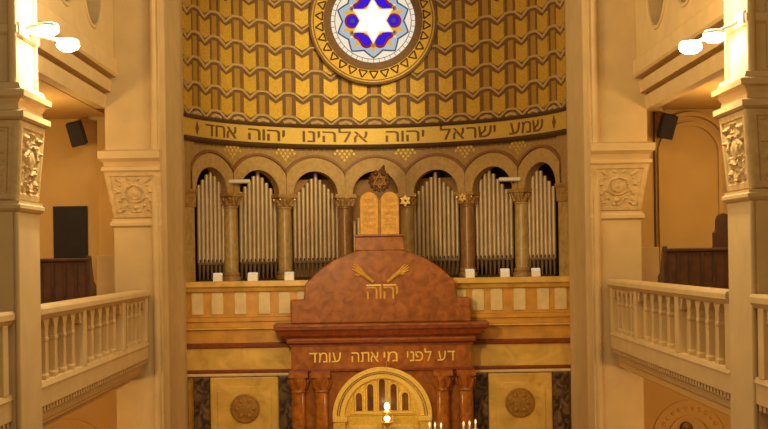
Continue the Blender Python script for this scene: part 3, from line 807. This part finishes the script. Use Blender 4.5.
# ------------------------------------------------------------------ galleries
GX = 4.60
def balustrade(s, ya, yb, posts, lab):
    Z = lambda z: E + z + (.02 if s < 0 else .09)
    t = thing('balustrade', lab, 'balustrade', (s * GX, (ya + yb) / 2, Z(-2.0)), 'stone gallery balustrades')
    def bx(mb, x0, x1, y0, y1, z0, z1): mb.box(*sorted((s * x0, s * x1)), y0, y1, Z(z0), Z(z1))
    def ext(name, prof, m='stone', bev=0):
        mb = MB(); mb.prism([(s * x, z) for x, z in prof], lambda x, z: (x, ya, Z(z)), lambda x, z: (x, yb, Z(z))); return mb.build(name, m, t, bevel=bev)
    ext('rail', [(GX - .06, -.68), (GX - .04, -.645), (GX + .26, -.645), (GX + .28, -.68), (GX + .28, -.75), (GX + .2, -.78), (GX + .2, -.82), (GX + .0, -.82), (GX - .04, -.77), (GX - .06, -.75)])
    ext('back_panel', [(GX + .12, -1.70), (GX + .20, -1.70), (GX + .20, -.80), (GX + .12, -.80)])
    ext('plinth', [(GX - .02, -1.74), (GX + .0, -1.67), (GX + .2, -1.67), (GX + .2, -1.74)])
    ext('fascia', [(GX + .0, -2.0), (GX + .0, -1.74), (GX + .3, -1.74), (GX + .3, -2.0)])
    ext('cove_moulding', [(GX + .12, -2.0), (GX + .12, -2.14), (GX + .15, -2.16), (GX + .17, -2.26), (GX + .24, -2.36), (GX + .36, -2.44), (GX + .37, -2.48), (GX + .7, -2.48), (GX + .7, -2.0)])
    n = int((yb - ya) / .16); dm = MB(); w = (yb - ya) / n; pts = [(yb, -1.99), (ya, -1.99)]
    for k in range(n):
        y = ya + k * w; pts += [(y, -2.02), (y + w * .22, -2.02), (y + w * .22, -2.09), (y + w * .78, -2.09), (y + w * .78, -2.02)]
    pts.append((yb, -2.02))
    dm.prism(pts, lambda y, z: (s * (GX + .03), y, Z(z)), lambda y, z: (s * (GX + .11), y, Z(z)))
    dm.build('dentil_course', 'stone', t)
    for a, b in zip(posts[:-1], posts[1:]):
        na = 5; L0, L1 = a + .11, b - .11; w = (L1 - L0) / na
        hd = MB(); r = w * .34; zs = -1.0
        ys = []
        for k in range(na):
            c = L0 + (k + .5) * w; ys += [c - r * cos(pi * q / 12) for q in range(13)]
        ys = sorted({round(y, 5) for y in ys + [L0, L1]})
        def low(y):
            k = min(na - 1, max(0, int((y - L0) / w))); c = L0 + (k + .5) * w; d = abs(y - c)
            if d >= r - 1e-5: return zs
            return zs + sqrt(r * r - d * d) * .95 * (1 + .18 * abs(cos(3 * math.acos(min(1, d / r)))))
        for p, q in zip(ys[:-1], ys[1:]):
            zp, zq = low(p), low(q)
            x = s * (GX + .03); xb = s * (GX + .11)
            hd.face([(x, p, Z(zp)), (x, q, Z(zq)), (x, q, Z(-.8)), (x, p, Z(-.8))]); hd.face([(x, p, Z(zp)), (x, q, Z(zq)), (xb, q, Z(zq)), (xb, p, Z(zp))])
        hd.build('arched_header', 'stone', t)
        for k in range(0, na + 1):
            y = L0 + k * w
            if k == 0 or k == na: continue
            bl = MB(); h = w * .17
            def sq(e, d, z): return [(s * (GX + .035 - d), y - e, Z(z)), (s * (GX + .13), y - e, Z(z)), (s * (GX + .13), y + e, Z(z)), (s * (GX + .035 - d), y + e, Z(z))]
            bl.loft([sq(h * 1.05, .012, -1.67), sq(h * 1.05, .012, -1.61), sq(h * .78, 0, -1.58), sq(h * .78, 0, -1.16), sq(h * .95, .01, -1.13), sq(h * .95, .01, -1.10), sq(h * .85, 0, -1.08), sq(h, 0, -1.02), sq(h, 0, -.98)]); bl.build('baluster', 'stone', t)
    for y in posts:
        p = MB(); bx(p, GX - .01, GX + .2, max(ya, y - .11), min(yb, y + .11), -1.68, -.81); p.build('post', 'stone', t, bevel=.015)
balustrade(-1, 15.87, 23.87, [15.98, 18.65, 21.6, 23.76], 'stone arcaded balustrade of the left gallery between pillar and pier')
balustrade(1, 15.87, 23.87, [15.98, 18.65, 21.6, 23.76], 'stone arcaded balustrade of the right gallery between pillar and pier')
balustrade(-1, 12.2, 14.86, [12.3, 14.6], 'short visible end of the balustrade before the left pillar')
balustrade(1, 12.2, 14.86, [12.3, 14.6], 'short visible end of the balustrade before the right pillar')

def gallery(s, nm):
    mb = MB(); mb.box(*sorted((s * (GX + .2), s * 8.5)), 10, 25.6, Z(-2.3), Z(-1.72)); struct(mb.build('floor_gallery_' + nm, 'wall'), 'gallery floor slab on the %s' % nm)
    mb = MB(); mb.box(*sorted((s * 5.2, s * 8.5)), 19.5, 25.6, Z(-1.73), Z(-1.1)); struct(mb.build('floor_step_' + nm, 'floor'), 'raised gallery step on the %s' % nm)
    # end wall
    mb = MB(); mb.box(*sorted((s * 5.2, s * 8.6)), 25.6, 25.9, 0, Z(9)); w = struct(mb.build('wall_end_' + nm, 'wall'), 'gallery end wall on the %s' % nm)
    mb = MB(); mb.box(*sorted((s * 8.5, s * 8.7)), 9, 25.9, 0, Z(9)); struct(mb.build('wall_' + nm, 'wall'), 'outer gallery wall on the %s' % nm)
    # pilaster strip next to the pier
    mb = MB(); mb.box(*sorted((s * 5.35, s * 5.88)), 25.3, 25.61, Z(-1.1), Z(3.0)); p = mb.build('pilaster_strip', 'wall', w, bevel=.015)
    mb = MB(); mb.box(*sorted((s * 5.33, s * 5.93)), 25.25, 25.61, Z(-1.1), Z(.08)); mb.build('pilaster_base', 'stone', w, bevel=.02)
    mb = MB(); mb.box(*sorted((s * 5.33, s * 6.05)), 25.25, 25.61, Z(2.93), Z(3.0)); mb.build('lintel', 'stone', w)
    # blind arch with mouldings
    if s > 0:
        for r0, r1, d in ((.60, .68, .10), (.80, .88, .16)):
            am = MB(); cx, zs = s * 6.68, 2.05
            path = [(a, zs + 0) for a in ()]
            ring = []
            for x, z in [(-1, -3.1)] + [(-cos(a), sin(a)) for a in lin(0, pi, 28)] + [(1, -3.1)]:
                if z < 0: pts = [(x * r0, z), (x * r1, z)]
                else: pts = [(x * r0, z * r0), (x * r1, z * r1)]
                (xa, za), (xb, zb) = pts
                ring.append([(cx + xa, 25.61, Z(zs + za)), (cx + xa, 25.6 - d, Z(zs + za)), (cx + xb, 25.6 - d, Z(zs + zb)), (cx + xb, 25.61, Z(zs + zb))])
            am.loft(ring); am.build('blind_arch', 'wall', w)
    # round ornament under the gallery
    rx = (690 - 379.5 + 1) * 25.6 / F; rx = 6.60
    rz = -3.99 if s > 0 else -4.2
    om = MB()
    for r0, r1, d in ((.74, .80, .05), (.42, .47, .07), (.18, .24, .08)):
        if s < 0 and r0 < .7: continue
        om.loft([[(s * rx + r * cos(a), y, Z(rz) + r * sin(a)) for r, y in ((r0, 25.61), (r0, 25.6 - d), (r1, 25.6 - d), (r1, 25.61))] for a in lin(0, 2 * pi, 48)], False)
    om.build('round_moulding', 'wall', w, smooth=40)
    if s > 0:
        bd = MB()
        for k in range(26):
            a = 2 * pi * k / 26; bd.lathe([(.05, -.0), (.04, -.03), (.005, -.045)], (s * rx + .62 * cos(a), 25.6, Z(rz) + .62 * sin(a)), 10, axis='y')
        bd.build('bead_ring', 'wall', w, smooth=50)
        kn = MB(); kn.lathe([(.14, 0), (.13, -.09), (.02, -.12)], (s * rx - .08, 25.6, Z(rz + .20)), 20, axis='y'); kn.build('dark_boss', 'emblem', w, smooth=50)
gallery(-1, 'left'); gallery(1, 'right')

def upper_gallery(s, lab):
    Z = lambda z: E + z + (.06 if s < 0 else -.12)
    t = thing('upper_gallery_front', lab, 'gallery', (s * 5.3, 17, Z(2.95)), 'upper gallery fronts')
    y0, y1 = 15.9, 23.99
    def ext(name, prof, m='stone', ya=y0):
        mb = MB(); mb.prism([(s * x, z) for x, z in prof], lambda x, z: (x, ya, Z(z)), lambda x, z: (x, y1, Z(z))); return mb.build(name, m, t)
    ext('beam', [(5.40, 2.95), (5.37, 3.21), (5.46, 3.22), (5.46, 3.27), (5.29, 3.28), (5.26, 3.50), (5.37, 3.51), (5.37, 3.56), (5.18, 3.575), (5.15, 3.62), (5.15, 3.9), (5.19, 3.94), (5.6, 3.94), (5.6, 2.95)])
    # parapet with round openings
    cs = [22.2, 20.2, 18.2]; r = .70; zc = 5.0
    pm = MB(); ys = {y0, y1}
    for c in cs: ys |= {round(c - r * cos(pi * k / 24), 5) for k in range(25)}
    ys = sorted(ys)
    for a, b in zip(ys[:-1], ys[1:]):
        m = (a + b) / 2; near = [c for c in cs if abs(m - c) < r]
        for x in (5.22, 5.5):
            if near:
                c = near[0]; ha, hb = [sqrt(max(0, r * r - (q - c) ** 2)) for q in (a, b)]
                pm.face([(s * x, a, Z(3.88)), (s * x, b, Z(3.88)), (s * x, b, Z(zc - hb)), (s * x, a, Z(zc - ha))])
                pm.face([(s * x, a, Z(zc + ha)), (s * x, b, Z(zc + hb)), (s * x, b, Z(6.3)), (s * x, a, Z(6.3))])
            else: pm.face([(s * x, a, Z(3.88)), (s * x, b, Z(3.88)), (s * x, b, Z(6.3)), (s * x, a, Z(6.3))])
        if near:
            for sg in (-1, 1): pm.face([(s * 5.22, a, Z(zc + sg * ha)), (s * 5.22, b, Z(zc + sg * hb)), (s * 5.5, b, Z(zc + sg * hb)), (s * 5.5, a, Z(zc + sg * ha))])
    pm.build('parapet', 'stone', t)
    for c in cs:
        rm = MB(); rm.tube([(s * 5.22, c + (r + .05) * cos(a), Z(zc) + (r + .05) * sin(a)) for a in lin(0, 2 * pi, 32)], .035, 8); rm.build('opening_rim', 'stone', t, smooth=50)
    mb = MB(); mb.box(*sorted((s * 5.61, s * 8.5)), 10, 25.59, E + 3.0, E + 3.3); struct(mb.build('ceiling_gallery_' + ('left' if s < 0 else 'right'), 'wall'), 'underside of the upper gallery on the %s' % ('left' if s < 0 else 'right'))
upper_gallery(-1, 'moulded stone front of the upper gallery, upper left')
upper_gallery(1, 'moulded stone front of the upper gallery, upper right')

# door opening on the left gallery
dm = MB(); dm.box(-6.9, -6.17, 25.56, 25.62, Z(-1.1), Z(1.14))
struct(dm.build('door_1', 'doorblack'), 'flat black door in the left gallery end wall behind the pew')

# ------------------------------------------------------------------ pews
def pew(x0, x1, y, zt, lab, zf=-1.1, nb=9, ends=(1, 1)):
    t = thing('pew', lab, 'pew', ((x0 + x1) / 2, y, Z(zf)), 'dark wooden pews on the galleries')
    b = MB(); b.box(x0 + .05, x1 - .05, y, y + .03, Z(zf + .12), Z(zt - .06)); b.build('backrest', 'wood2', t)
    n = nb; w = (x1 - x0 - .1) / n
    st = MB()
    for k in range(n + 1): st.box(x0 + .05 + k * w - .03, x0 + .05 + k * w + .03, y - .025, y + .01, Z(zf + .12), Z(zt - .08))
    st.build('batten', 'wood', t, bevel=.006)
    r = MB(); r.box(x0, x1, y - .05, y + .09, Z(zt - .07), Z(zt)); r.build('top_rail', 'wood', t, bevel=.02)
    s = MB(); s.box(x0 + .04, x1 - .04, y + .02, y + .48, Z(zf + .42), Z(zf + .46)); s.build('seat', 'wood2', t, bevel=.01)
    for x in (x0, x1 - .07):
        e = MB(); e.prism([(y - .04, zf), (y + .5, zf), (y + .5, zf + .6), (y + .3, zf + .68), (y + .12, zt + .04), (y - .04, zt + .04)], lambda yy, z: (x, yy, Z(z)), lambda yy, z: (x + .07, yy, Z(z))); e.build('end_panel', 'wood', t, bevel=.012)
pew(-7.6, -5.5, 22.9, .03, 'dark wooden pew with vertical boards on the left gallery before the black door')
pew(5.44, 7.6, 22.9, .04, 'dark wooden pew with vertical boards on the right gallery beside the pier')
pew(-7.2, -4.98, 14.1, -.56, 'dark pew top showing above the rail at the left edge', zf=-1.72)
pew(4.98, 7.2, 14.1, -.56, 'dark pew top showing above the rail at the right edge', zf=-1.72)
def chair():
    x, y, zf = 6.98, 24.2, -1.1
    t = thing('high_backed_chair', 'dark high backed chair behind the right gallery pew', 'chair', (x, y, Z(zf)))
    b = MB(); pts = [(x - .22, zf + .4), (x + .25, zf + .4), (x + .25, .35), (x + .24, .55), (x + .15, .70), (x, .74), (x - .12, .70), (x - .16, .6), (x - .17, .38), (x - .22, .34)]
    b.prism(pts, lambda a, z: (a, y, Z(z)), lambda a, z: (a, y + .07, Z(z))); b.build('backrest', 'wood', t, bevel=.02)
    b = MB(); b.box(x - .24, x + .26, y + .05, y + .5, Z(zf + .40), Z(zf + .47)); b.build('seat', 'wood2', t, bevel=.015)
    for dx, dy in ((-.2, .04), (.22, .04), (-.2, .46), (.22, .46)):
        l = MB(); l.box(x + dx - .025, x + dx + .025, y + dy - .025, y + dy + .025, Z(zf), Z(zf + .42)); l.build('leg', 'wood', t)
chair()

# ------------------------------------------------------------------ loudspeakers
def speaker(s, x, y, z, lab):
    t = thing('loudspeaker', lab, 'speaker', (x, y, Z(z)), 'wall loudspeakers')
    def rot(p):
        a = s * .22; b = .25
        px, py, pz = p
        py, pz = py * cos(b) - pz * sin(b), py * sin(b) + pz * cos(b)     # nod down
        px, pz = px * cos(a) + pz * sin(a), -px * sin(a) + pz * cos(a)
        return (x + px, y + py, Z(z) + pz)
    def rb(x0, x1, y0, y1, z0, z1):
        mb = MB(); mb.box(x0, x1, y0, y1, z0, z1); mb.v = [rot(v) for v in mb.v]; return mb
    rb(-.15, .15, -.13, .14, -.25, .25).build('cabinet', 'blackish', t, bevel=.015)
    rb(-.135, .135, -.145, -.128, -.235, .235).build('grille', 'grille', t, bevel=.006)
    m = MB(); m.tube([rot((0, .12, 0)), (x - s * .05, y + .4, Z(z) - .12), (x - s * .05, 25.59, Z(z) - .12)], .025, 8); m.build('bracket', 'metal', t)
speaker(-1, -6.22, 24.95, 2.62, 'black tilted loudspeaker on the left gallery wall above the door')
speaker(1, 6.06, 24.95, 2.58, 'black tilted loudspeaker on the right gallery wall beside the blind arch')
mb = MB(); mb.tube([(5.86, 25.275, Z(.082)), (5.86, 25.275, Z(2.92))], .022, 8)
tag(mb.build('cable_conduit', 'metal'), 'thin dark vertical conduit below the right loudspeaker', 'conduit')

# ------------------------------------------------------------------ bracket lamps on the near pillars
def bracket(s, lab, heads):
    x0 = 4.50 if s < 0 else 4.58; ya = 15.0
    t = thing('bracket_lamp', lab, 'lamp', (s * 4.5, 15.2, Z(2.9)), 'twin bracket lamps on the pillars')
    m = MB(); m.box(*sorted((s * (x0 - .05), s * (x0 + .12))), 14.9, 15.3, Z(2.81), Z(2.97)); m.build('wall_plate', 'white', t, bevel=.01)
    for i, (x, y, z, r) in enumerate(heads):
        a = MB(); a.tube([(s * (x0 - .02), 15.1, Z(2.9)), (s * (x0 - .10), 15.1 + (y - 15.1) * .5, Z((z + 2.95) / 2)), (s * x, y - .06, Z(z + .02))], .03, 8); a.build('arm', 'white', t, smooth=50)
        h = MB(); h.lathe([(r * .25, .075), (r * .75, .07), (r * .95, .045), (r * .95, .02), (r * .6, .01)], (s * x, y, Z(z)), 24); ho = h.build('lamp_head', 'white', t, smooth=40)
        b = MB(); b.lathe([(r * .85, .012), (r * .95, -.01), (r * .85, -.05), (r * .5, -.085), (r * .1, -.095)], (s * x, y, Z(z)), 24); b.build('bulb', 'lamp', ho, smooth=60)
bracket(-1, 'twin bright white lamps on a bracket at the left pillar', ((4.19, 15.25, 2.94, .145), (4.13, 16.0, 2.87, .16)))
bracket(1, 'twin bright white lamps on a bracket at the right pillar', ((4.27, 15.25, 2.72, .145), (4.17, 16.0, 2.71, .16)))

# ------------------------------------------------------------------ floor and platform
mb = MB(); mb.box(-8.7, 8.7, 0, 28.5, -.2, 0); struct(mb.build('floor', 'floor'), 'nave floor')
mb = MB(); mb.box(-4.4, 4.4, 23.0, 27.92, 0, 1.0); struct(mb.build('floor_platform', 'floor'), 'raised platform before the ark')

# ------------------------------------------------------------------ lights
def light(kind, loc, power, col, size=.3, aim=None, spot=None, name='lamp'):
    l = bpy.data.lights.new(name, kind); l.energy = power; l.color = col
    if kind == 'AREA': l.size = size
    else: l.shadow_soft_size = size
    if spot: l.spot_size = radians(spot); l.spot_blend = .8
    o = bpy.data.objects.new(name, l); COL.objects.link(o); o.location = loc
    if aim: o.rotation_euler = (Vector(aim) - Vector(loc)).to_track_quat('-Z', 'Y').to_euler()
    return o
CL, CR, CW = (1, .82, .54), (1, .64, .21), (1, .74, .37)
for s in (-1, 1):
    light('POINT', (s * 3.98, 15.45, Z(3.25)), 75, (1, .88, .66), .10, name='bracket_lamp_light')
    light('SPOT', (s * 4.0, 15.9, Z(2.76)), 210, (1, .84, .54) if s < 0 else (1, .75, .38), .10, aim=(s * 4.0, 15.9, 0), spot=176, name='bracket_lamp_downlight').data.spot_blend = .06
light('POINT', (-2.6, 17.0, Z(4.5)), 370, CL, .7, name='left_chandelier_light')  # added unseen light: brightens far pier fronts, leaves near pillar fronts dim
light('POINT', (2.6, 17.0, Z(4.5)), 325, CR, .7, name='right_chandelier_light')  # its warmer unseen twin, added to turn the right side more orange
light('POINT', (0, 22.0, Z(5.0)), 540, CW, .7, name='choir_chandelier_light')  # added unseen light to brighten the jamb reveals beside the apse
light('POINT', (-2.5, 9.0, Z(3.0)), 255, CL, .8, name='left_nave_light')  # weak fill added in the nave, no fixture there
light('POINT', (2.5, 9.0, Z(3.0)), 255, CR, .8, name='right_nave_light')  # matching added fill, warmer on the right
light('SPOT', (3.0, 19.5, Z(5.5)), 3000, (1, .82, .40), .4, aim=(-1.6, 30.6, Z(4.4)), spot=34, name='apse_spot')
light('SPOT', (-2.0, 17.0, Z(1.0)), 1500, (1, .70, .32), .4, aim=(0, 28, Z(-2.0)), spot=54, name='ark_spot')
light('POINT', (.16, 26.5, Z(-3.45)), 9, (1, .76, .38), .08, name='eternal_light_glow')
for s in (-1, 1):
    light('POINT', (s * 6.8, 22.0, Z(2.0)), 125, (1, .69, .30), .25, name='gallery_light')
    light('POINT', (s * 6.8, 21.5, Z(-2.9)), 150, (1, .66, .28), .25, name='aisle_light')
wd = bpy.data.worlds.new('World'); S.world = wd; wd.use_nodes = True
wd.node_tree.nodes['Background'].inputs[0].default_value = (1, .78, .5, 1)
wd.node_tree.nodes['Background'].inputs[1].default_value = .16

# ------------------------------------------------------------------ camera
cam = bpy.data.cameras.new('camera'); cam.sensor_width = 36; cam.lens = 36 * F / 768
cam.shift_x = (384 - 372) / 768; cam.shift_y = (255 - 214.5) / 768
co = bpy.data.objects.new('camera', cam); COL.objects.link(co)
co.matrix_world = Matrix.Translation((-.12, 0, E)) @ Matrix.Rotation(pi / 2, 4, 'X') @ Matrix.Rotation(-.0155, 4, 'Z')
S.camera = co
S.view_settings.view_transform = 'Standard'; S.view_settings.look = 'None'
S.view_settings.exposure = 0.0; S.view_settings.gamma = 1.0; S.view_settings.use_curve_mapping = False
